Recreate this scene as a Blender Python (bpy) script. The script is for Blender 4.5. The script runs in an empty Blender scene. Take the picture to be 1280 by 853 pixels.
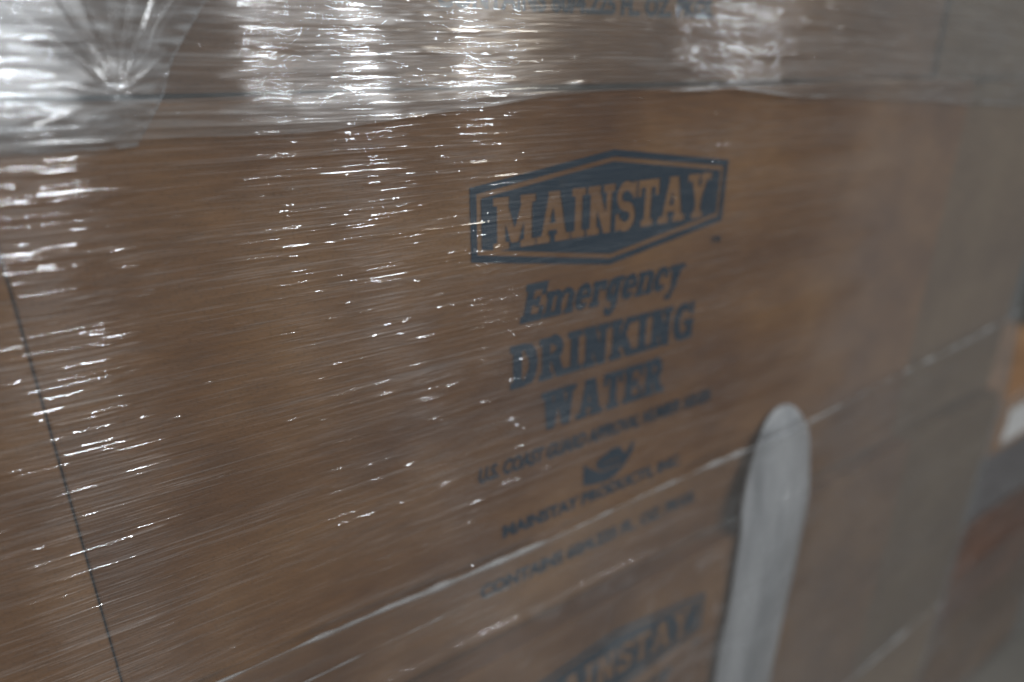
import bpy, bmesh, math, random
import numpy as np
from mathutils import Vector, Matrix

random.seed(7); RNG = np.random.default_rng(11)
SC = bpy.context.scene
COL = SC.collection

# ------------------------------------------------------------------ units
# Everything is laid out on the front of the stack in "units" (1 unit = S metres):
# u along the front to the right, v up, n out of the front towards the viewer.
S = 0.22
FLOOR_V = -3.468
def W(u, v, n=0.0):
    return Vector((u*S, -n*S, (v-FLOOR_V)*S))

# ------------------------------------------------------------------ camera
cam_d = bpy.data.cameras.new('camera'); cam = bpy.data.objects.new('camera', cam_d); COL.objects.link(cam)
SC.camera = cam
FPX, PITCH, YAW = 865.0, math.radians(22.08), math.radians(33.5)
cam_d.sensor_width = 36.0; cam_d.lens = FPX/1280*36.0
cam_d.clip_start = 0.01; cam_d.clip_end = 200
cam.location = W(0, 0, 1.0)
cam.rotation_euler = (math.pi/2-PITCH, 0, -YAW)
cam_d.dof.use_dof = True
cam_d.dof.focus_distance = 1.03*S
cam_d.dof.aperture_fstop = 3.5
cam_d.dof.aperture_blades = 7

# ------------------------------------------------------------------ world and lamps
world = bpy.data.worlds.new('World'); SC.world = world; world.use_nodes = True
bg = world.node_tree.nodes['Background']
bg.inputs[0].default_value = (1.0, 0.97, 0.86, 1); bg.inputs[1].default_value = 0.095

def lamp(tan_az, elev, dist, w, h, radiance, col=(0.93, 0.97, 1.0)):
    """A hall lamp, dist metres away where the film mirrors it, or the added key lamp."""
    d = Vector((tan_az, -1, 0)).normalized()
    p = W(0, 0, -1) + d*dist + Vector((0, 0, dist*math.tan(math.radians(elev))))
    l = bpy.data.lights.new('hall_or_key_lamp', 'AREA'); l.shape = 'RECTANGLE'; l.size = w; l.size_y = h
    l.energy = radiance*math.pi*w*h; l.color = col
    o = bpy.data.objects.new('hall_or_key_lamp', l); COL.objects.link(o)
    o.location = p
    o.rotation_euler = (W(0.6, -0.4)-p).to_track_quat('-Z', 'Y').to_euler()
lamp(-0.03, 19, 6.5, 0.74, 0.46, 104)
lamp(0.31, 25, 7.5, 0.34, 0.40, 74)
lamp(0.435, 20, 6.5, 0.40, 0.58, 84)
lamp(0.65, 20, 7.5, 0.36, 0.42, 78)
lamp(1.62, 25, 2.2, 0.10, 0.16, 18)
lamp(1.95, 26, 2.6, 0.05, 0.15, 24)
lamp(2.4, 50, 0.80, 0.20, 0.20, 30, (1.0, 0.92, 0.80))  # added key lamp, out of view, brightens the right side

SC.view_settings.view_transform = 'Standard'; SC.view_settings.look = 'None'
SC.view_settings.exposure = 0.26; SC.view_settings.gamma = 1.0
SC.view_settings.use_curve_mapping = False
SC.render.engine = 'CYCLES'
SC.cycles.use_denoising = True
SC.cycles.max_bounces = 3; SC.cycles.diffuse_bounces = 1; SC.cycles.glossy_bounces = 2;
SC.cycles.use_adaptive_sampling = True; SC.cycles.adaptive_threshold = 0.03
SC.cycles.transparent_max_bounces = 16
SC.cycles.sample_clamp_indirect = 6.0

# ------------------------------------------------------------------ materials
def new_mat(name):
    m = bpy.data.materials.new(name); m.use_nodes = True
    nt = m.node_tree; nt.nodes.clear()
    return m, nt, nt.nodes.new('ShaderNodeOutputMaterial')
def node(nt, t, **kw):
    n = nt.nodes.new(t)
    for k, v in kw.items():
        if k.startswith('i_'): n.inputs[k[2:].replace('_', ' ')].default_value = v
        else: setattr(n, k, v)
    return n
def noise(nt, scale_vec, scale=1.0, detail=4, rough=0.55, coord='Object', dist=0.0):
    tc = node(nt, 'ShaderNodeTexCoord'); mp = node(nt, 'ShaderNodeMapping')
    mp.inputs['Scale'].default_value = scale_vec
    nt.links.new(tc.outputs[coord], mp.inputs['Vector'])
    n = node(nt, 'ShaderNodeTexNoise'); n.inputs['Scale'].default_value = scale
    n.inputs['Detail'].default_value = detail; n.inputs['Roughness'].default_value = rough
    n.inputs['Distortion'].default_value = dist
    nt.links.new(mp.outputs[0], n.inputs['Vector'])
    return n
def ramp(nt, src, stops):
    r = node(nt, 'ShaderNodeValToRGB'); el = r.color_ramp.elements
    while len(el) < len(stops): el.new(0.5)
    for e, (p, c) in zip(el, stops):
        e.position = p; e.color = c if len(c) == 4 else (*c, 1)
    nt.links.new(src, r.inputs[0]); return r
def mixc(nt, a, b, fac, mode='MIX'):
    m = node(nt, 'ShaderNodeMix'); m.data_type = 'RGBA'; m.blend_type = mode
    for idx, val in ((0, fac), (6, a), (7, b)):
        if hasattr(val, 'is_output'): nt.links.new(val, m.inputs[idx])
        else: m.inputs[idx].default_value = val if isinstance(val, (int, float)) else (*val, 1)
    return m.outputs[2]

def cardboard(name, c0, c1, c2):
    m, nt, out = new_mat(name)
    b = node(nt, 'ShaderNodeBsdfPrincipled'); b.inputs['Roughness'].default_value = 0.75
    b.inputs['Specular IOR Level'].default_value = 0.25
    big = noise(nt, (9, 9, 13), 1.0, 3, 0.6)
    fib = noise(nt, (60, 60, 420), 1.0, 2, 0.65)
    spk = noise(nt, (900, 900, 900), 1.0, 0, 0.5)
    r1 = ramp(nt, big.outputs[0], [(0.3, c0), (0.52, c1), (0.72, c2)])
    r2 = ramp(nt, fib.outputs[0], [(0.3, (0.82,)*3), (0.7, (1.1,)*3)])
    r3 = ramp(nt, spk.outputs[0], [(0.28, (0.72,)*3), (0.42, (1.0,)*3)])
    c = mixc(nt, r1.outputs[0], r2.outputs[0], 1.0, 'MULTIPLY')
    c = mixc(nt, c, r3.outputs[0], 0.6, 'MULTIPLY')
    nt.links.new(c, b.inputs['Base Color'])
    nt.links.new(b.outputs[0], out.inputs[0]); return m

KRAFT = cardboard('kraft_cardboard', (0.108, 0.046, 0.018), (0.184, 0.089, 0.035), (0.262, 0.138, 0.056))
PALE = cardboard('pale_cardboard', (0.125, 0.070, 0.035), (0.170, 0.105, 0.054), (0.21, 0.14, 0.075))
LILAC = cardboard('grey_cardboard', (0.095, 0.085, 0.09), (0.125, 0.115, 0.12), (0.155, 0.145, 0.15))
TAN = cardboard('tan_cardboard', (0.27, 0.16, 0.09), (0.34, 0.20, 0.115), (0.40, 0.25, 0.15))
RED = cardboard('reddish_cardboard', (0.09, 0.035, 0.018), (0.16, 0.062, 0.03), (0.24, 0.10, 0.045))

def ink_mat():
    m, nt, out = new_mat('navy_print_ink')
    b = node(nt, 'ShaderNodeBsdfPrincipled'); b.inputs['Roughness'].default_value = 0.6
    b.inputs['Specular IOR Level'].default_value = 0.3
    a = noise(nt, (70, 70, 160), 1.0, 5, 0.7)
    r = ramp(nt, a.outputs[0], [(0.30, (0.002, 0.018, 0.038)), (0.58, (0.003, 0.022, 0.046)), (0.82, (0.04, 0.042, 0.042))])
    nt.links.new(r.outputs[0], b.inputs['Base Color']); nt.links.new(b.outputs[0], out.inputs[0]); return m
INK = ink_mat()

def film_mat(name, haze, ior, rough, tint, wide=0.30, brush=0.22, aniso=0.72):
    """Clear stretch film: looks through, mirrors by Fresnel, a little milky where it is scuffed or has the painted veil."""
    m, nt, out = new_mat(name); L = nt.links
    fr = node(nt, 'ShaderNodeFresnel')
    # thin sheet: the same mirror on both sides
    ge = node(nt, 'ShaderNodeNewGeometry'); e = node(nt, 'ShaderNodeMath', operation='MULTIPLY_ADD')
    e.inputs[1].default_value = -2.0; e.inputs[2].default_value = 1.0; L.new(ge.outputs['Backfacing'], e.inputs[0])
    pw = node(nt, 'ShaderNodeMath', operation='POWER'); pw.inputs[0].default_value = ior
    L.new(e.outputs[0], pw.inputs[1]); L.new(pw.outputs[0], fr.inputs['IOR'])
    gl = node(nt, 'ShaderNodeBsdfGlossy'); gl.inputs['Roughness'].default_value = rough
    # the countless hair-fine pull lines of the film smear a mirror image across them, not along them
    gw = node(nt, 'ShaderNodeBsdfAnisotropic'); gw.inputs['Roughness'].default_value = brush; gw.inputs['Anisotropy'].default_value = aniso
    tg = node(nt, 'ShaderNodeCombineXYZ'); tg.inputs[0].default_value = 1.0; L.new(tg.outputs[0], gw.inputs['Tangent'])
    gm = node(nt, 'ShaderNodeMixShader'); gm.inputs[0].default_value = wide
    L.new(gl.outputs[0], gm.inputs[1]); L.new(gw.outputs[0], gm.inputs[2])
    tr = node(nt, 'ShaderNodeBsdfTransparent'); tr.inputs['Color'].default_value = (*tint, 1)
    df = node(nt, 'ShaderNodeBsdfDiffuse'); df.inputs['Color'].default_value = (0.80, 0.84, 0.88, 1)
    hs = node(nt, 'ShaderNodeAttribute', attribute_name='scuff_veil')
    hr = node(nt, 'ShaderNodeMapRange'); hr.inputs['From Min'].default_value = 0.0; hr.inputs['From Max'].default_value = 1.0
    hr.inputs['To Min'].default_value = haze*0.5; hr.inputs['To Max'].default_value = haze*2.5
    L.new(hs.outputs['Fac'], hr.inputs['Value'])
    m1 = node(nt, 'ShaderNodeMixShader'); L.new(hr.outputs[0], m1.inputs[0]); L.new(tr.outputs[0], m1.inputs[1]); L.new(df.outputs[0], m1.inputs[2])
    m2 = node(nt, 'ShaderNodeMixShader'); L.new(fr.outputs[0], m2.inputs[0]); L.new(m1.outputs[0], m2.inputs[1]); L.new(gm.outputs[0], m2.inputs[2])
    L.new(m2.outputs[0], out.inputs[0]); return m
FILM3 = film_mat('stretch_film_lower', 0.018, 1.6, 0.06, (0.97, 0.965, 0.96), 0.30, 0.26, 0.75)
FILM = film_mat('stretch_film', 0.040, 1.75, 0.05, (0.96, 0.955, 0.95), 0.28, 0.26, 0.75)
FILM2 = film_mat('stretch_film_outer', 0.055, 2.15, 0.06, (0.96, 0.96, 0.96), 0.80, 0.27, 0.70)
FLAPM = film_mat('stretch_film_loose', 0.10, 1.8, 0.10, (0.95, 0.965, 0.98), 0.5)
ROPEM = film_mat('stretch_film_rolled_edge', 0.10, 1.38, 0.30, (0.85, 0.86, 0.87))

def plain(name, col, rough=0.6, var=0.15, sc=(30, 30, 30)):
    m, nt, out = new_mat(name)
    b = node(nt, 'ShaderNodeBsdfPrincipled'); b.inputs['Roughness'].default_value = rough
    n = noise(nt, sc, 1.0, 5, 0.6)
    r = ramp(nt, n.outputs[0], [(0.3, tuple(c*(1-var) for c in col)), (0.7, tuple(c*(1+var) for c in col))])
    nt.links.new(r.outputs[0], b.inputs['Base Color'])
    bp = node(nt, 'ShaderNodeBump'); bp.inputs['Strength'].default_value = 0.3; bp.inputs['Distance'].default_value = 0.001
    nt.links.new(n.outputs[0], bp.inputs['Height']); nt.links.new(bp.outputs[0], b.inputs['Normal'])
    nt.links.new(b.outputs[0], out.inputs[0]); return m
CONC = plain('concrete', (0.16, 0.155, 0.145), 0.7, 0.2, (4, 4, 4))
WHITE = plain('white_lit_patch', (0.72, 0.72, 0.72), 0.55, 0.06)
def milky():
    """cloudy folded plastic, partly see-through, with streaks along its length"""
    m, nt, out = new_mat('milky_plastic'); L = nt.links
    b = node(nt, 'ShaderNodeBsdfPrincipled'); b.inputs['Roughness'].default_value = 0.30
    n = noise(nt, (50, 50, 7), 1.0, 3, 0.55)
    r = ramp(nt, n.outputs[0], [(0.3, (0.40, 0.42, 0.45)), (0.7, (0.58, 0.60, 0.63))]); L.new(r.outputs[0], b.inputs['Base Color'])
    t = node(nt, 'ShaderNodeBsdfTransparent'); t.inputs['Color'].default_value = (0.9, 0.92, 0.95, 1)
    mr = node(nt, 'ShaderNodeMapRange'); mr.inputs['From Min'].default_value = 0.3; mr.inputs['From Max'].default_value = 0.7
    mr.inputs['To Min'].default_value = 0.42; mr.inputs['To Max'].default_value = 0.10; L.new(n.outputs[0], mr.inputs['Value'])
    x = node(nt, 'ShaderNodeMixShader'); L.new(mr.outputs[0], x.inputs[0]); L.new(b.outputs[0], x.inputs[1]); L.new(t.outputs[0], x.inputs[2])
    L.new(x.outputs[0], out.inputs[0]); return m
PLAST = milky()

# ------------------------------------------------------------------ helpers
def mesh_obj(name, verts, faces, mat, parent=None, smooth=False):
    me = bpy.data.meshes.new(name); me.from_pydata([tuple(v) for v in verts], [], faces); me.update()
    if smooth: me.shade_smooth()
    me.materials.append(mat)
    o = bpy.data.objects.new(name, me); COL.objects.link(o)
    if parent is not None: o.parent = parent
    return o
def tag(o, label=None, cat=None, group=None, kind=None):
    if label: o['label'] = label
    if cat: o['category'] = cat
    if group: o['group'] = group
    if kind: o['kind'] = kind
    return o
def grid_obj(name, P, mat, parent=None, scuff_veil=None):
    """P: array (rows, cols, 3) of world points -> smooth sheet"""
    r, c, _ = P.shape
    me = bpy.data.meshes.new(name)
    idx = np.arange(r*c).reshape(r, c)
    q = np.stack([idx[:-1, :-1], idx[:-1, 1:], idx[1:, 1:], idx[1:, :-1]], -1).reshape(-1, 4)
    me.vertices.add(r*c); me.vertices.foreach_set('co', P.reshape(-1).astype(np.float32))
    me.loops.add(q.size); me.loops.foreach_set('vertex_index', q.reshape(-1).astype(np.int32))
    me.polygons.add(len(q)); me.polygons.foreach_set('loop_start', np.arange(0, q.size, 4, dtype=np.int32))
    me.update(calc_edges=True); me.shade_smooth(); me.materials.append(mat)
    if scuff_veil is not None:
        at = me.attributes.new('scuff_veil', 'FLOAT', 'POINT'); at.data.foreach_set('value', scuff_veil.reshape(-1).astype(np.float32))
    o = bpy.data.objects.new(name, me); COL.objects.link(o)
    if parent is not None: o.parent = parent
    return o

# ------------------------------------------------------------------ the setting
mesh_obj('floor', [(-6, -12, 0), (9, -12, 0), (9, 6, 0), (-6, 6, 0)], [(0, 1, 2, 3)], CONC)
tag(bpy.data.objects['floor'], kind='structure')

# ------------------------------------------------------------------ cartons
def carton(u0, u1, v0, v1, n1, depth, mat, seed, wob=0.006, r=0.005):
    """Rounded, slightly wavy carton; front face at n1, origin at its base front left."""
    def ticks(a, b, k):
        e = r/max(b-a, 1e-6)
        t = [0, e*0.35, e*0.7, e] + list(np.linspace(e, 1-e, k)[1:-1]) + [1-e, 1-e*0.7, 1-e*0.35, 1]
        return a+(b-a)*np.array(t)
    X, Y, Z = ticks(u0, u1, 22), ticks(n1-depth, n1, 5), ticks(v0, v1, 14)
    bm = bmesh.new(); cache = {}
    lo = np.array([u0, n1-depth, v0]); hi = np.array([u1, n1, v1])
    rs = np.random.default_rng(seed); ph = rs.uniform(0, 6.28, 8)
    base = W(u0, v0, n1)
    def vert(p):
        k = tuple(np.round(p, 6))
        if k in cache: return cache[k]
        q = np.clip(p, lo+r, hi-r); d = p-q; L = np.linalg.norm(d)
        pp = q+d/L*r if L > 1e-9 else p.copy()
        if L > 1e-9 and np.count_nonzero(np.abs(d) > 1e-9) == 1: pp = p.copy()
        # gentle waviness of long edges
        edge_top = max(0, (p[2]-(v0+v1)/2)/((v1-v0)/2))**6
        pp[2] += -wob*edge_top*(0.8+math.sin(p[0]*4.1+ph[0])+0.6*math.sin(p[0]*9.7+ph[1]))*0.6
        cache[k] = bm.verts.new(W(pp[0], pp[2], pp[1])-base); return cache[k]
    def sheet(A, B, f, flip):
        for i in range(len(A)-1):
            for j in range(len(B)-1):
                vs = [vert(np.array(f(a, b), float)) for a, b in ((A[i], B[j]), (A[i+1], B[j]), (A[i+1], B[j+1]), (A[i], B[j+1]))]
                if flip: vs.reverse()
                try: bm.faces.new(vs)
                except ValueError: pass
    sheet(X, Z, lambda a, b: (a, hi[1], b), False); sheet(X, Z, lambda a, b: (a, lo[1], b), True)
    sheet(X, Y, lambda a, b: (a, b, hi[2]), True); sheet(X, Y, lambda a, b: (a, b, lo[2]), False)
    sheet(Y, Z, lambda a, b: (hi[0], a, b), True); sheet(Y, Z, lambda a, b: (lo[0], a, b), False)
    bmesh.ops.recalc_face_normals(bm, faces=bm.faces)
    me = bpy.data.meshes.new('carton'); bm.to_mesh(me); bm.free(); me.shade_smooth(); me.materials.append(mat)
    o = bpy.data.objects.new('carton', me); COL.objects.link(o); o.location = base
    return o

# ------------------------------------------------------------------ print: slab letters from convex pieces
def rect(x0, y0, x1, y1): return [(x0, y0), (x1, y0), (x1, y1), (x0, y1)]
def stroke(pts, w):
    out = []
    for (a, b) in zip(pts[:-1], pts[1:]):
        dx, dy = b[0]-a[0], b[1]-a[1]; L = math.hypot(dx, dy) or 1
        nx, ny = -dy/L*w/2, dx/L*w/2
        out.append([(a[0]+nx, a[1]+ny), (b[0]+nx, b[1]+ny), (b[0]-nx, b[1]-ny), (a[0]-nx, a[1]-ny)])
    for p in pts[1:-1]:
        out.append([(p[0]+w/2*math.cos(t*math.pi/5), p[1]+w/2*math.sin(t*math.pi/5)) for t in range(10)])
    return out
def arc(cx, cy, rx, ry, a0, a1, k=14):
    return [(cx+rx*math.cos(math.radians(a0+(a1-a0)*i/k)), cy+ry*math.sin(math.radians(a0+(a1-a0)*i/k))) for i in range(k+1)]
def diag(x0, y0, x1, y1, w):        # slanted stem with level ends, w measured along x
    return [(x0-w/2, y0), (x0+w/2, y0), (x1+w/2, y1), (x1-w/2, y1)]
def glyph(ch, w=0.26, s=0.15):
    """returns (pieces, holes, width), height 0..1; w stem, s serif thickness"""
    P, H, o = [], [], 0.11
    def stem(x, lo=True, hi=True, y0=0, y1=1, ex=o):
        P.append(rect(x, y0, x+w, y1))
        if lo: P.append(rect(x-ex, y0, x+w+ex, y0+s))
        if hi: P.append(rect(x-ex, y1-s, x+w+ex, y1))
    if ch == 'I': stem(o); wd = w+2*o
    elif ch == 'M':
        wd = 1.02+w
        stem(o); stem(wd-o-w)
        P += [diag(o+w*0.6, 1, wd/2, 0.12, w*0.95), diag(wd-o-w*0.6, 1, wd/2, 0.12, w*0.95)]
    elif ch == 'N':
        wd = 0.72+w
        stem(o, True, True, ex=o*0.9); P.append(rect(wd-o-w*0.8, 0, wd-o, 1)); P.append(rect(wd-2*o-w*0.8, 1-s, wd, 1))
        P.append(diag(o+w*0.55, 1, wd-o-w*0.5, 0, w*1.1))
    elif ch == 'A':
        wd = 0.80+w
        P += [diag(0.1+w*0.4, 0, wd/2-w*0.22, 1, w*0.85), diag(wd-0.1-w*0.5, 0, wd/2+w*0.15, 1, w*1.15)]
        P += [rect(0.25, 0.24, wd-0.25, 0.24+s), rect(-0.02, 0, w*0.85+0.2, s), rect(wd-w*1.05-0.22, 0, wd+0.02, s), rect(wd/2-w*0.75, 1-s, wd/2+w*0.5, 1)]
    elif ch == 'S':
        wd = 0.66+w*0.3; t = w*0.92
        cx = wd/2; r = 0.25-t*0.0
        P += stroke(arc(cx, 0.715, cx-t/2, 0.285-t*0.30, 20, 270), t*0.85) + stroke(arc(cx, 0.285, cx-t/2, 0.285-t*0.30, 90, -160), t*0.9)
        P += [rect(wd-t*0.62, 0.66, wd, 1.0), rect(0, 0, t*0.62, 0.36)]
    elif ch == 'T':
        wd = 0.66+w*0.6
        stem(wd/2-w/2, True, False); P += [rect(0, 1-s*1.05, wd, 1), rect(0, 0.66, s*0.95, 1), rect(wd-s*0.95, 0.66, wd, 1)]
    elif ch == 'Y':
        wd = 0.74+w
        P += [rect(wd/2-w/2, 0, wd/2+w/2, 0.5), rect(wd/2-w/2-o, 0, wd/2+w/2+o, s),
              diag(wd/2, 0.40, 0.12+w*0.5, 1, w*1.05), diag(wd/2+w*0.05, 0.40, wd-0.14-w*0.32, 1, w*0.85),
              rect(0, 1-s, w+0.24, 1), rect(wd-w*0.8-0.26, 1-s, wd, 1)]
    elif ch == 'D':
        wd = 0.66+w
        stem(o, ex=o*0.9)
        P += [rect(o, 0, wd*0.55, s), rect(o, 1-s, wd*0.55, 1)]
        P += stroke(arc(wd*0.46, 0.5, wd*0.54-w/2, 0.5-s/2, 90, -90, 20), s) + stroke(arc(wd*0.46, 0.5, wd*0.54-w/2, 0.42, 60, -60, 16), w)
    elif ch in 'RKE':
        wd = {'R': 0.70, 'K': 0.76, 'E': 0.60}[ch]+w
        stem(o, ex=o*0.9)
        if ch == 'R':
            P += [rect(o, 1-s, wd*0.5, 1), rect(o, 0.42, wd*0.5, 0.42+s)]
            P += stroke(arc(wd*0.48, 0.71+s*0.02, wd*0.42-w/2, 0.29-s/2, 90, -90, 14), max(s, w*0.85))
            P += [diag(wd-w*0.62-0.02, 0, wd*0.58, 0.48, w*1.1), rect(wd-w*1.0, 0, wd+0.05, s)]
        elif ch == 'K':
            P += [diag(o+w*0.9, 0.30, wd-0.12-w*0.55, 1, w*0.85), diag(wd-w*0.62, 0, wd*0.46, 0.62, w*1.15), rect(wd-w*1.3, 0, wd+0.04, s), rect(wd-w*1.25-0.05, 1-s, wd, 1)]
        else:
            P += [rect(o, 0, wd, s*1.05), rect(o, 1-s*1.05, wd, 1), rect(wd-s*0.95, 0, wd, 0.37), rect(wd-s*0.95, 0.65, wd, 1), rect(o, 0.5-s*0.45, wd*0.72, 0.5+s*0.45), rect(wd*0.6, 0.36, wd*0.6+s*0.8, 0.64)]
    elif ch == 'G':
        wd = 0.62+w
        P += stroke(arc(wd/2, 0.5, wd/2-w/2, 0.5-s*0.55, 48, 312, 22), s*1.15) + stroke(arc(wd/2, 0.5, wd/2-w/2, 0.40, 120, 240, 14), w)
        P += [rect(wd-s*0.95, 0.64, wd, 1), rect(wd-w*0.95, 0.02, wd, 0.50), rect(wd*0.52, 0.40, wd+0.05, 0.40+s*0.95)]
    elif ch == 'W':
        wd = 1.10+w; t = w*0.98
        P += [diag(0.10+t*0.5, 1, 0.16+t*0.75, 0, t*1.05), diag(wd*0.5-t*0.02, 1, 0.18+t*0.72, 0, t*0.8), diag(wd*0.5-t*0.1, 1, wd*0.72, 0, t*1.05), diag(wd-0.14-t*0.3, 1, wd*0.72+t*0.05, 0, t*0.8)]
        P += [rect(0, 1-s, t+0.24, 1), rect(wd*0.5-t*0.8, 1-s, wd*0.5+t*0.55, 1), rect(wd-t*0.8-0.26, 1-s, wd, 1)]
    # lower case, x-height 0.70
    elif ch == 'm':
        xh = 0.70; wd = 1.12+w*0.6; t = w*0.92
        for x in (o*0.7, 0.43+t*0.15, wd-o*0.7-t):
            P.append(rect(x, 0, x+t, xh*0.8)); P.append(rect(x-o*0.6, 0, x+t+o*0.6, s*0.8))
        P += [rect(0, xh-s*0.8, o+t, xh)]
        P += stroke(arc(0.42, xh-0.24, 0.18, 0.17, 180, 0, 10), t*0.62) + stroke(arc(wd-o*0.7-t*0.5-0.20, xh-0.24, 0.20, 0.17, 180, 0, 10), t*0.62)
    elif ch == 'n':
        xh = 0.70; wd = 0.70+w*0.55; t = w*0.92
        for x in (o*0.7, wd-o*0.7-t):
            P.append(rect(x, 0, x+t, xh*0.8)); P.append(rect(x-o*0.6, 0, x+t+o*0.6, s*0.8))
        P += [rect(0, xh-s*0.8, o+t, xh)] + stroke(arc((wd)/2+0.04, xh-0.24, wd/2-o*0.7-t*0.42, 0.17, 180, 0, 12), t*0.65)
    elif ch == 'r':
        xh = 0.70; wd = 0.52+w*0.4; t = w*0.92
        P += [rect(o*0.7, 0, o*0.7+t, xh*0.9), rect(0, 0, o*1.6+t, s*0.8), rect(0, xh-s*0.8, o+t, xh)]
        P += stroke(arc(wd*0.72, xh-0.27, 0.22, 0.20, 170, 60, 8), t*0.6) + [rect(wd-t*0.85, xh-0.30, wd, xh-0.02)]
    elif ch in 'ec':
        xh = 0.72; wd = 0.56+w*0.3; t = w*0.92; R = wd/2-t*0.42
        P += stroke(arc(wd/2, xh/2, R, xh/2-s*0.4, 20 if ch == 'e' else 50, 318, 22), s*0.85)
        P += stroke(arc(wd/2, xh/2, R, xh*0.36, 115, 245, 12), t)
        if ch == 'e': P += [rect(0.12, xh/2-s*0.35, wd-0.02, xh/2+s*0.35), rect(wd-t*0.8, xh/2-s*0.3, wd, xh*0.72)]
        else: P += [rect(wd-t*0.8, xh*0.55, wd, xh*0.86)]
    elif ch == 'g':
        xh = 0.72; wd = 0.66+w*0.3; t = w*0.92; R = wd/2-0.10-t*0.42
        P += stroke(arc(wd/2-0.06, xh*0.52, R, xh*0.44-s*0.35, 0, 360, 22), s*0.9) + stroke(arc(wd/2-0.06, xh*0.52, R, xh*0.34, 115, 245, 10), t*0.9)
        P += [rect(wd-0.12-t, -0.12, wd-0.12, xh), rect(wd-0.2-t*0.4, xh-s*0.8, wd+0.02, xh)]
        P += stroke(arc(wd/2-0.04, -0.10, wd/2-0.12-t*0.3, 0.17, 0, -165, 14), t*0.72)
    elif ch == 'y':
        xh = 0.70; wd = 0.66+w*0.5; t = w*0.92
        P += [diag(wd*0.54, 0.02, 0.10+t*0.5, xh, t*1.05), diag(wd*0.33, -0.30, wd-0.12-t*0.3, xh, t*0.75), rect(0, xh-s*0.8, t+0.2, xh), rect(wd-t*0.75-0.2, xh-s*0.8, wd, xh), rect(0.06, -0.30, wd*0.42, -0.14)]
    else: wd = 0.4
    return P, H, wd
def word(txt, w, s, gap=0.07):
    out, x = [], 0.0
    for ch in txt:
        P, H, wd = glyph(ch, w, s)
        out += [[(px+x, py) for px, py in p] for p in P]; x += wd+gap
    return out, x-gap
def place(pieces, width, u0, u1, vb, vt, shear=0.0, rise=0.0):
    k = (u1-u0)/width; h = vt-vb
    return [[(u0+px*k+shear*py*h, vb+py*h+rise*(px*k)) for px, py in p] for p in pieces]

def intervals(pieces, y):
    iv = []
    for p in pieces:
        xs = []
        n = len(p)
        for i in range(n):
            (x0, y0), (x1, y1) = p[i], p[(i+1) % n]
            if (y0 <= y) != (y1 <= y): xs.append(x0+(y-y0)/(y1-y0)*(x1-x0))
        if len(xs) >= 2: iv.append((min(xs), max(xs)))
    iv.sort(); out = []
    for a, b in iv:
        if out and a <= out[-1][1]+1e-6: out[-1][1] = max(out[-1][1], b)
        else: out.append([a, b])
    return out
def subtract(A, B):
    out = []
    for a, b in A:
        cur = a
        for c, d in B:
            if d <= cur or c >= b: continue
            if c > cur: out.append([cur, c])
            cur = max(cur, d)
        if cur < b: out.append([cur, b])
    return out
def strips(pieces, holes, rows):
    ys = [p[1] for q in pieces for p in q]; y0, y1 = min(ys), max(ys); dy = (y1-y0)/rows
    V, F = [], []
    for r in range(rows):
        y = y0+(r+0.5)*dy
        iv = intervals(pieces, y)
        if holes: iv = subtract(iv, intervals(holes, y))
        for a, b in iv:
            if b-a < 1e-4: continue
            k = len(V); V += [(a, y-dy/2), (b, y-dy/2), (b, y+dy/2), (a, y+dy/2)]; F.append((k, k+1, k+2, k+3))
    return V, F

INKN = 0.0022       # ink lies this far (units) proud of the board
def ink_part(name, V, F, box, du, dv, n):
    inv = box.location
    vs = [W(x+du, y+dv, n+INKN)-inv for x, y in V]
    return mesh_obj(name, vs, F, INK, box)
def text_part(name, txt, u0, u1, vb, vt, box, du, dv, n, shear=0.0, bold=0.02):
    cu = bpy.data.curves.new('tmp', 'FONT'); cu.body = txt; cu.size = 1.0; cu.offset = bold; cu.shear = shear; cu.resolution_u = 3
    to = bpy.data.objects.new('tmp', cu); COL.objects.link(to)
    dg = bpy.context.evaluated_depsgraph_get(); me = bpy.data.meshes.new_from_object(to.evaluated_get(dg))
    V = np.array([v.co[:2] for v in me.vertices]); F = [tuple(p.vertices) for p in me.polygons]
    bpy.data.objects.remove(to); bpy.data.curves.remove(cu); bpy.data.meshes.remove(me)
    lo, hi = V.min(0), V.max(0)
    V = (V-lo)/(hi-lo)*np.array([u1-u0, vt-vb])+np.array([u0, vb])
    return ink_part(name, V.tolist(), F, box, du, dv, n)

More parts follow.
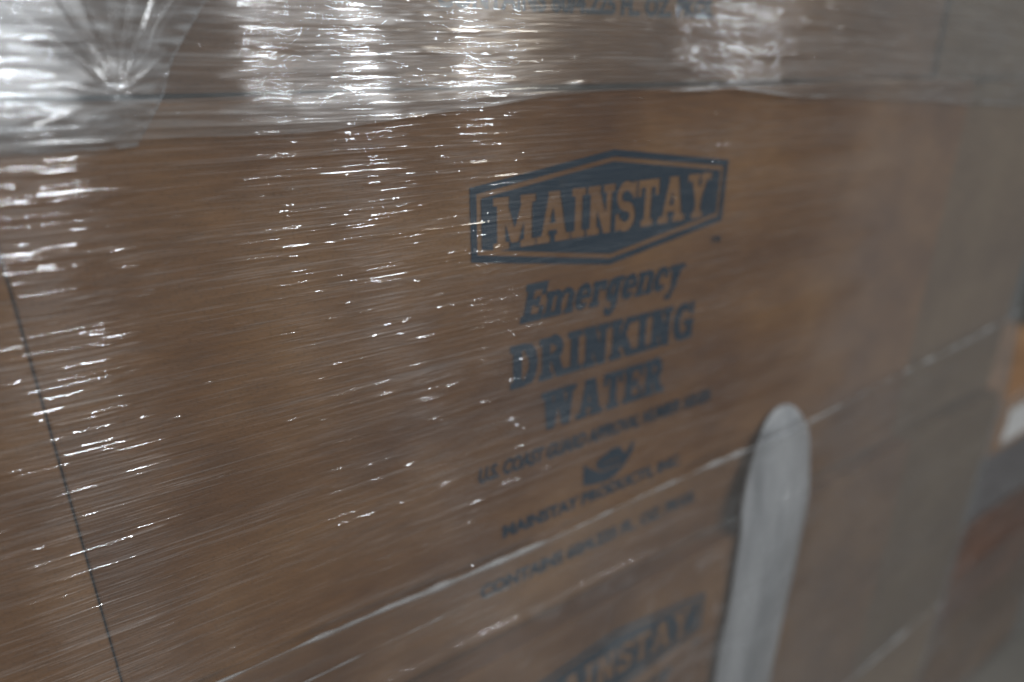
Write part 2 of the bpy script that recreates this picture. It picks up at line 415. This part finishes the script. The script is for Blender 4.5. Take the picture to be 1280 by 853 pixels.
def hexagon(g):     # outer hexagon shrunk by g
    return [(0.577+g, -0.322+g*0.9), (0.893, -0.374+g*1.0), (1.210-g, -0.324+g*0.9), (1.210-g, -0.195-g*0.9), (0.889, -0.153-g*1.0), (0.577+g, -0.195-g*0.9)]
_print_cache = {}
def print_label(box, du=0.0, dv=0.0, n=0.0):
    if not _print_cache:
        _print_cache['border'] = strips([hexagon(0)], [hexagon(0.0125)], 150)
        t, wd = word('MAINSTAY', 0.25, 0.15, 0.045)
        name = place(t, wd, 0.622, 1.164, -0.309, -0.2165)
        _print_cache['field'] = strips([hexagon(0.0215)], name, 200)
        t, wd = word('Emergency'.replace('E', 'E'), 0.27, 0.19, 0.03)
        _print_cache['emer'] = strips(place(t, wd, 0.677, 1.10, -0.456, -0.381, shear=0.22), [], 130)
        t, wd = word('DRINKING', 0.29, 0.16, 0.05)
        _print_cache['drink'] = strips(place(t, wd, 0.656, 1.151, -0.587, -0.497), [], 120)
        t, wd = word('WATER', 0.30, 0.16, 0.05)
        _print_cache['water'] = strips(place(t, wd, 0.732, 1.074, -0.702, -0.614), [], 120)
        # small emblem: a boat-like crescent with a rounded cabin above it
        P = []
        for i in range(16):
            a, b = i/16, (i+1)/16
            top = lambda q: 0.042*(2*q-1)**2*(1.35 if q > 0.5 else 0.9)+0.004
            bot = lambda q: -0.024+0.030*(2*q-1)**2*(1.9 if q > 0.5 else 0.4)
            P.append([(a*0.145, bot(a)), (b*0.145, bot(b)), (b*0.145, max(top(b), bot(b)+0.004)), (a*0.145, max(top(a), bot(a)+0.004))])
        P.append(arc(0.078, 0.028, 0.042, 0.022, 0, 360, 16)); P.append(rect(0.05, 0.004, 0.108, 0.03))
        P.append(arc(0.088, 0.046, 0.022, 0.010, 0, 360, 12))
        _print_cache['emblem'] = strips([[(x+0.85, y-0.862) for x, y in p] for p in P], [rect(0.895, -0.858, 0.965, -0.854), rect(0.90, -0.838, 0.955, -0.835)], 60)
    c = _print_cache
    ink_part('logo_border', *c['border'], box, du, dv, n)
    ink_part('logo_field', *c['field'], box, du, dv, n)
    text_part('lettering', 'TM', 1.183, 1.213, -0.372, -0.357, box, du, dv, n)
    ink_part('lettering', *c['emer'], box, du, dv, n)
    ink_part('lettering', *c['drink'], box, du, dv, n)
    ink_part('lettering', *c['water'], box, du, dv, n)
    text_part('lettering', 'U.S. COAST GUARD APPROVAL NUMBER 160.026', 0.583, 1.243, -0.773, -0.736, box, du, dv, n, 0.2, 0.034)
    ink_part('emblem', *c['emblem'], box, du, dv, n)
    text_part('lettering', 'MAINSTAY PRODUCTS, INC.', 0.638, 1.161, -0.933, -0.894, box, du, dv, n, 0.0, 0.045)
    text_part('lettering', 'CONTAINS 60/4.225 FL. OZ. PKGS.', 0.581, 1.233, -1.062, -1.024, box, du, dv, n, 0.0, 0.045)

PITCHV = 1.141
GR = 'printed kraft cartons stacked under the film'
DEP = 1.05
main = carton(-0.065, 2.20, -1.186, -0.047, 0.0, DEP, KRAFT, 1)
tag(main, 'brown carton in the middle with the whole drinking water print in view', 'carton', GR)
print_label(main)
upper = carton(-0.10, 2.16, -0.044, 1.095, -0.10, DEP, KRAFT, 2)
tag(upper, 'brown carton at the top, only its bottom line of print showing', 'carton', GR)
print_label(upper, 0.0, PITCHV, -0.10)
lower = carton(-0.02, 2.24, -2.327, -1.190, 0.05, DEP, KRAFT, 3)
tag(lower, 'brown carton at the bottom, standing proud, cut-off logo under the middle carton', 'carton', GR)
print_label(lower, 0.046, -PITCHV, 0.05)
base = carton(-0.03, 2.22, FLOOR_V, -2.331, 0.04, DEP, KRAFT, 4)
tag(base, 'brown carton standing on the floor, lowest of the printed stack', 'carton', GR)
left = carton(-2.32, -0.0668, -1.186, -0.05, -0.001, DEP, KRAFT, 5)
tag(left, 'plain brown carton at the left edge beyond the dark vertical gap', 'carton', GR)

GP = 'plain tan cartons in the corner column under the film'
for i, (v0, v1, n1, lab) in enumerate((
        (-0.05, 1.08, -0.10, 'tan carton at the upper right, above the long film edge'),
        (-1.19, -0.056, -0.02, 'tan carton right of the fully printed carton, behind hazy film'),
        (-2.33, -1.196, 0.03, 'tan carton at the right, beyond the white strip'),
        (FLOOR_V, -2.336, 0.03, 'lowest tan carton of the corner column, at the bottom right'))):
    c = carton(2.205+0.036*(i > 1)-0.02*(i == 0), 2.93, v0, v1, n1, DEP, PALE, 20+i)
    tag(c, lab, 'carton', GP)

# ------------------------------------------------------------------ padded strip on the right
STOP = -0.868
def strip_outline(v):
    """left, right edge of the strip at height v"""
    t = STOP-v
    l = 1.535-0.175*min(1, t/0.24)**0.45 if t < 0.24 else 1.36
    r = 1.535+0.120*min(1, t/0.11)**0.42 if t < 0.11 else 1.655
    w = 0.003*math.sin(v*9+1)+0.002*math.sin(v*21)
    d = -0.035*min(1, max(0, t-0.1)/0.8)
    return l+d+w*min(1, t*4), r+d+0.7*w*min(1, t*4)
rows = []
vv = list(STOP-np.array([0, 0.004, 0.012, 0.025, 0.045, 0.07, 0.1, 0.14, 0.18, 0.24]))+list(np.linspace(-1.16, -2.25, 60))
def strip_n(v):   # lies against main carton, then over the proud lower one
    t = np.clip((-0.86-v)/0.36, 0, 1); return 0.004+0.052*(t*t*(3-2*t))
K = 40
P = np.zeros((len(vv), 2*K, 3))
for i, v in enumerate(vv):
    l, r = strip_outline(v); th = 0.026*min(1, ((STOP+0.002-v)/0.10))**0.5
    for k in range(2*K):
        a = math.pi*2*k/(2*K-1)
        x = math.cos(a); y = math.sin(a)
        u = (l+r)/2-(r-l)/2*x
        ridge = 1+0.20*math.sin(x*6+v*2.2+math.sin(v*5))+0.12*math.sin(x*13-v*4)+0.05*math.sin(x*27+v*11)
        n = strip_n(v)+th*0.5*(1+ (abs(y)**0.6)*math.copysign(1, y)*(ridge if y > 0 else 1))
        P[i, k] = W(u, v, n)
strip = grid_obj('padded_strip', P, PLAST)
tag(strip, 'pale grey milky strip with rounded top hanging upright over the cartons at right', 'strip')

# ------------------------------------------------------------------ stretch film
# taut membrane over the cartons, solved on a coarse grid, then wrinkled
UC = np.linspace(-0.6, 2.94, 150); VC = np.linspace(-3.45, 0.55, 220)
sup = np.zeros((len(VC), len(UC)))
for i, v in enumerate(VC):
    for j, u in enumerate(UC):
        s = -0.10 if v > -0.045 else (0.0 if v > -1.186 else (0.05 if v > -2.33 else 0.04))
        if u > 2.2: s -= 0.02
        if -2.25 < v < STOP:
            l, r = strip_outline(v)
            if l < u < r: s = max(s, strip_n(v)+0.034*(1-((2*u-l-r)/(r-l))**4)**0.5)
        sup[i, j] = s
sup += 0.013
h = sup.copy()
for it in range(420):
    b = h.copy()
    b[1:-1, 1:-1] = 0.2*(h[:-2, 1:-1]+h[2:, 1:-1])+0.3*(h[1:-1, :-2]+h[1:-1, 2:])
    b[1:-1, 0] = 0.5*(h[:-2, 0]+h[2:, 0]); b[1:-1, -1] = 0.5*(h[:-2, -1]+h[2:, -1])
    h = np.maximum(sup, b)
def blur(a, k, ax):
    ker = np.hanning(k+2)[1:-1]; ker /= ker.sum(); pad = [(0, 0), (0, 0)]; pad[ax] = (k//2, k//2)
    return np.apply_along_axis(lambda r: np.convolve(r, ker, 'valid'), ax, np.pad(a, pad, mode='edge'))
def film_base(U, V):
    t = np.stack([np.interp(U, UC, row) for row in h])
    return np.stack([np.interp(V, VC, t[:, j]) for j in range(len(U))], 1)
def wrinkles(U, V, count, amp, lmin, lmax, wmin, wmax, seed, vdens=None):
    rg = np.random.default_rng(seed); H = np.zeros((len(V), len(U)))
    n = 0
    while n < count:
        v0 = rg.uniform(V[0], V[-1])
        u0 = rg.uniform(U[0]-0.2, U[-1])
        if vdens is not None and rg.uniform() > vdens(u0, v0): continue
        n += 1
        L = lmin*(lmax/lmin)**rg.uniform(); w = wmin*(wmax/wmin)**rg.uniform()
        a = w*amp*(1.0 if v0 > -0.3 else max(0.62, 1+(v0+0.3)*0.55))*min(2.5, rg.exponential(0.6)+0.15)*(1 if rg.uniform() < 0.9 else -0.4)
        sl = rg.normal(0, 0.012); cv = rg.normal(0, 0.01)
        j0, j1 = np.searchsorted(U, u0-L), np.searchsorted(U, u0+L)
        if j1-j0 < 2: continue
        uu = (U[j0:j1]-u0)/L
        c = v0+sl*uu*L+cv*uu*uu*L
        env = (1-uu*uu)**2*(0.75+0.25*np.sin(uu*L*rg.uniform(15, 60)+rg.uniform(0, 6)))
        i0, i1 = np.searchsorted(V, c.min()-6*w), np.searchsorted(V, c.max()+3*w)
        if i1 <= i0: continue
        dv = V[i0:i1, None]-c[None, :]
        H[i0:i1, j0:j1] += a*env[None, :]*np.exp(-(dv/np.where(dv > 0, w, 2.3*w))**2)
    return H
def soft_noise(r, c, kv, ku, seed):
    a = np.random.default_rng(seed).normal(0, 1, (r, c))
    a = blur(blur(a, kv, 0), ku, 1); return a/a.std()
def scuffs(r, c, seed):
    """hair-fine pale pull lines, denser in some places than in others, on a nearly clear sheet"""
    a = 0.75*soft_noise(r, c, 3, 61, seed)+0.45*soft_noise(r, c, 5, 9, seed+1)
    p = np.clip(1+0.45*soft_noise(r, c, 151, 61, seed+2), 0.25, 2)
    return np.clip(0.05+0.10*p+0.75*p*np.clip(a-0.35, 0, 3), 0, 2.4)
def to_world(U, V, N):
    P = np.empty((len(V), len(U), 3)); P[..., 0] = U[None, :]*S; P[..., 1] = -N*S; P[..., 2] = (V[:, None]-FLOOR_V)*S
    return P

wrap = bpy.data.objects.new('stretch_film', None); COL.objects.link(wrap); wrap.location = (0, 0, 0)
tag(wrap, 'clear glossy stretch film pulled tight around all the printed cartons', 'stretch film')

# inner layer
U1 = np.concatenate([np.linspace(-0.55, 1.3, 240)[:-1], np.linspace(1.3, 2.94, 110)])
V1 = np.concatenate([np.linspace(-3.44, -1.1, 160)[:-1], np.linspace(-1.1, 0.10, 2250)[:-1], np.linspace(0.10, 0.45, 60)])
N1 = blur(blur(film_base(U1, V1), 9, 1), 15, 0)
left_dense = lambda u, v: (1.0 if u < 0.55 or v > -0.06 else max(0.10, 1-(u-0.55)/0.55))*(1.0 if v > -0.6 else max(0.35, 1+(v+0.6)*1.4))
N1 += wrinkles(U1, V1, 13000, 0.62, 0.02, 0.36, 0.0006, 0.0013, 3, left_dense)
N1 += wrinkles(U1, V1, 380, 0.60, 0.10, 0.8, 0.0013, 0.0026, 7, left_dense)
N1 += wrinkles(U1, V1, 3200, 0.95, 0.010, 0.035, 0.0009, 0.0018, 17, lambda u, v: 1.0 if u < 0.8 else max(0.12, 1-(u-0.8)/0.7))   # tiny puckers
N1 += wrinkles(U1, V1, 60, 0.10, 0.3, 1.4, 0.02, 0.05, 4)
N1 += 0.00010*soft_noise(len(V1), len(U1), 7, 5, 91)
Pin = to_world(U1, V1, N1)
sc1 = scuffs(len(V1), len(U1), 93)
corner = np.clip((U1-1.35)/1.1, 0, 1); corner = corner*corner*(3-2*corner)     # painted veil: milkier towards the corner, standing in for reflected room light
grid_obj('film_layer', Pin, FILM, wrap, sc1+3.0*corner[None, :]*(0.8+0.2*soft_noise(len(V1), len(U1), 201, 21, 95)))

# upper band, its lower edge runs above the logo; lower band, its rolled upper edge crosses the small print
def band(name, Ub, lo, hi, nv, off, seed, cnt, mat, amp=0.55, dens=None):
    T = np.linspace(0, 1, nv); P = np.empty((nv, len(Ub), 3))
    V = np.linspace(min(lo(u) for u in Ub)-0.001, max(hi(u) for u in Ub)+0.001, nv*2)
    N = blur(blur(film_base(Ub, V), 9, 1), 15, 0)+off
    N += wrinkles(Ub, V, cnt, amp, 0.03, 0.4, 0.0012, 0.0030, seed, dens)+wrinkles(Ub, V, 30, 0.07, 0.2, 1.2, 0.02, 0.05, seed+1)
    N += 0.00013*soft_noise(len(V), len(Ub), 7, 5, seed+2)
    for j, u in enumerate(Ub):
        v = lo(u)+(hi(u)-lo(u))*T
        n = np.interp(v, V, N[:, j])
        P[:, j, 0] = u*S; P[:, j, 1] = -n*S; P[:, j, 2] = (v-FLOOR_V)*S
    return grid_obj(name, P, mat, wrap, scuffs(nv, len(Ub), seed+3)), (lambda u, v: float(np.interp(v, V, N[:, min(len(Ub)-1, max(0, int(np.searchsorted(Ub, u))))])))
up_edge = lambda u: float(np.interp(u, [-0.6, 0, 0.35, 0.52, 0.70, 0.9, 1.16, 1.35, 2.37, 3.0], [-0.10, -0.092, -0.09, -0.075, -0.056, -0.050, -0.052, -0.068, -0.118, -0.13]))+0.002*math.sin(u*17)
_fb = lambda u, v: float(film_base(np.array([u]), np.array([v]))[0, 0])
dn_edge = lambda u: (-0.981+0.004*math.sin(u*7)+(0.06*max(0, u-1.5)))*(1-_fb(u, -0.97)-0.01)
U2 = np.linspace(-0.55, 2.94, 340)
_, n_up = band('film_band', U2, up_edge, lambda u: 0.45, 560, 0.008, 21, 1500, FILM2, 0.6, lambda u, v: 1.0 if v < 0.12 else 0.15)
_, n_dn = band('film_band', U2, lambda u: -2.21, dn_edge, 420, 0.008, 31, 220, FILM3, 0.45)

def rope(name, fu, fv, fn, u0, u1, rad, k, seed, mat=ROPEM):
    """gathered film edge: thin, uneven, flattened tube"""
    rg = np.random.default_rng(seed); us = np.linspace(u0, u1, k); P = np.empty((k, 9, 3))
    jit = blur(rg.normal(0, 1, (k, 1)), 7, 0)[:, 0]
    for i, u in enumerate(us):
        r = rad*(0.75+0.45*jit[i]+0.30*math.sin(u*31)+0.45*math.sin(u*6.3+seed)); r = max(r, rad*0.18)
        v = fv(u); n = fn(u, v)+0.003
        for a in range(9):
            t = 2*math.pi*a/8
            P[i, a] = W(u, v+r*math.sin(t)*1.2+0.3*rad*jit[i], n+r*0.7*math.cos(t))
    return grid_obj(name, P, mat, wrap, np.clip(0.4+0.35*jit[:, None]+np.zeros((1, 9)), 0, 1))
rope('film_edge', None, dn_edge, n_dn, -0.5, 2.92, 0.0046, 420, 5)
rope('film_edge', None, lambda u: -2.205, n_dn, 1.9, 2.93, 0.0060, 90, 12)
rope('film_edge', None, up_edge, n_up, 1.0, 2.92, 0.0012, 260, 6)
rope('film_edge', None, lambda u: -1.02+0.012*math.sin(u*3)-0.01*u, n_dn, -0.5, 0.62, 0.0016, 200, 8)

# film round the corner of the stack
prof = [(2.94, None)]
pts = []
for k in range(9):
    a = math.pi/2*k/8; pts.append((2.94+0.03*math.sin(a), -0.03+0.03*math.cos(a)))
pts += [(2.97, -0.3), (2.972, -0.6), (2.968, -1.05)]
Vc = np.linspace(-3.44, 0.45, 160); Pc = np.empty((160, len(pts), 3))
edge_n = np.interp(Vc, V1, N1[:, -1])
for j, (u, dn) in enumerate(pts):
    for i, v in enumerate(Vc): Pc[i, j] = W(u, v, edge_n[i]+dn)
grid_obj('film_layer', Pc, FILM, wrap)

# loose flap at the top left, gathered into a knot of creases
KN = (0.092, -0.040)          # gather point
def flap_right(v): return float(np.interp(v, [-0.10, -0.085, -0.04, 0.0, 0.07, 0.45], [0.100, 0.108, 0.138, 0.155, 0.207, 0.44]))
flap_rays = [(0.02, 0.14), (0.06, 0.16), (0.115, 0.16), (0.15, 0.15), (0.19, 0.15), (0.165, 0.02), (0.15, -0.02), (0.14, -0.055), (0.118, -0.085), (0.085, -0.10), (0.05, -0.10), (0.02, -0.095), (-0.02, -0.075), (0.0, -0.02), (0.01, 0.05)]
TU = np.linspace(0, 1, 300); TV = np.linspace(0, 1, 340)
Pf = np.empty((340, 300, 3)); rg = np.random.default_rng(5)
amps = rg.uniform(0.5, 1.1, len(flap_rays))
vlo = lambda u: -0.102+0.006*math.sin(u*40)
for j, a in enumerate(TU):
    for i, b in enumerate(TV):
        v = -0.098+(0.25+0.098)*b
        ur = flap_right(v); u = -0.20+(ur+0.20)*a
        n = 0.030+0.05*max(0, v+0.02)-0.10*max(0, v+0.04)
        edge = min(1, (ur-u)/0.05); n -= 0.012*(1-edge)**2
        n -= 0.012*max(0, 1-(v+0.098)/0.03)
        dx, dy = u-KN[0], v-KN[1]; rr = math.hypot(dx, dy)
        n += 0.004*math.exp(-(rr/0.03)**2)
        for (ru, rv), am in zip(flap_rays, amps):
            ex, ey = ru-KN[0], rv-KN[1]; L = math.hypot(ex, ey); ex /= L; ey /= L
            t = dx*ex+dy*ey; d = abs(-dx*ey+dy*ex)
            if 0 < t < L*1.35:
                wd = 0.0015+0.012*t*0.10
                n += 0.0020*am*math.exp(-(d/wd)**2)*min(1, t/0.012)*max(0, 1-t/(L*1.35))
        n += 0.0007*math.sin(u*45+v*25+2*math.sin(v*30))
        Pf[i, j] = W(u, v, n)
flap = grid_obj('loose_flap', Pf, FLAPM, wrap, np.clip(0.3+0.4*soft_noise(340, 300, 9, 41, 77), 0, 1.5))
def hem(pts, rad, seed):       # doubled-over rim of the flap
    rg = np.random.default_rng(seed); k = len(pts); P = np.empty((k, 7, 3)); jit = blur(rg.normal(0, 1, (k, 1)), 5, 0)[:, 0]
    for i, p in enumerate(pts):
        q = pts[min(i+1, k-1)]; o = pts[max(i-1, 0)]
        t = Vector(q)-Vector(o); t.normalize(); side = t.cross(Vector((0, -1, 0))).normalized()
        r = rad*max(0.25, 0.8+0.5*jit[i])*S
        for a in range(7):
            c = 2*math.pi*a/6
            P[i, a] = Vector(p)+side*(r*math.cos(c)*1.6)+Vector((0, -1, 0))*(r*math.sin(c)+0.0004)
    return grid_obj('hem', P, ROPEM, flap, np.full((k, 7), 0.5))
hem([tuple(p) for p in Pf[:, -1][::2]], 0.0005, 3)
hem([tuple(p) for p in Pf[0][::2]], 0.0005, 4)

# ------------------------------------------------------------------ neighbouring stack past the corner
GN = 'cartons of the blurred stack past the corner'
for i, (u0, u1, v0, v1, n1, mat, lab) in enumerate((
        (3.34, 4.6, -1.72, -1.43, -0.10, TAN, 'blurred tan carton with a white patch for its lit top at the right edge'),
        (3.27, 4.6, -2.12, -1.723, -0.11, LILAC, 'blurred grey carton at the right edge under the white patch'),
        (3.24, 4.6, -2.76, -2.123, -0.09, RED, 'blurred dark reddish carton at the right edge'),
        (3.26, 4.6, FLOOR_V, -2.763, -0.08, KRAFT, 'blurred brown carton on the floor at the bottom right corner'))):
    c = carton(u0, u1, v0, v1, n1, 1.2, mat, 60+i); tag(c, lab, 'carton', GN)
    if i == 0:
        q = [W(3.48, -1.68, n1+0.004), W(4.3, -1.68, n1+0.004), W(4.3, -1.49, n1+0.004), W(3.48, -1.49, n1+0.004)]
        mesh_obj('lit_top_patch', [p-c.location for p in q], [(0, 1, 2, 3)], WHITE, c)  # white patch painted on in place of the carton's lit top

# the neighbouring stack is wrapped as well
wrap2 = bpy.data.objects.new('stretch_film', None); COL.objects.link(wrap2)
tag(wrap2, 'clear film over the blurred stack past the corner at the right edge', 'stretch film')
U4 = np.linspace(3.2, 4.62, 90); V4 = np.linspace(FLOOR_V+0.02, -1.36, 240)
N4 = -0.066+wrinkles(U4, V4, 160, 0.3, 0.05, 0.6, 0.008, 0.02, 41)+0.004*np.sin(V4*9)[:, None]
grid_obj('film_layer', to_world(U4, V4, N4), FILM, wrap2, scuffs(240, 90, 44))
V5 = np.linspace(FLOOR_V+0.02, -2.36, 120)
N5 = -0.058+wrinkles(U4, V5, 90, 0.3, 0.05, 0.6, 0.008, 0.02, 45)
grid_obj('film_band', to_world(U4, V5, N5), FILM, wrap2, scuffs(120, 90, 47))
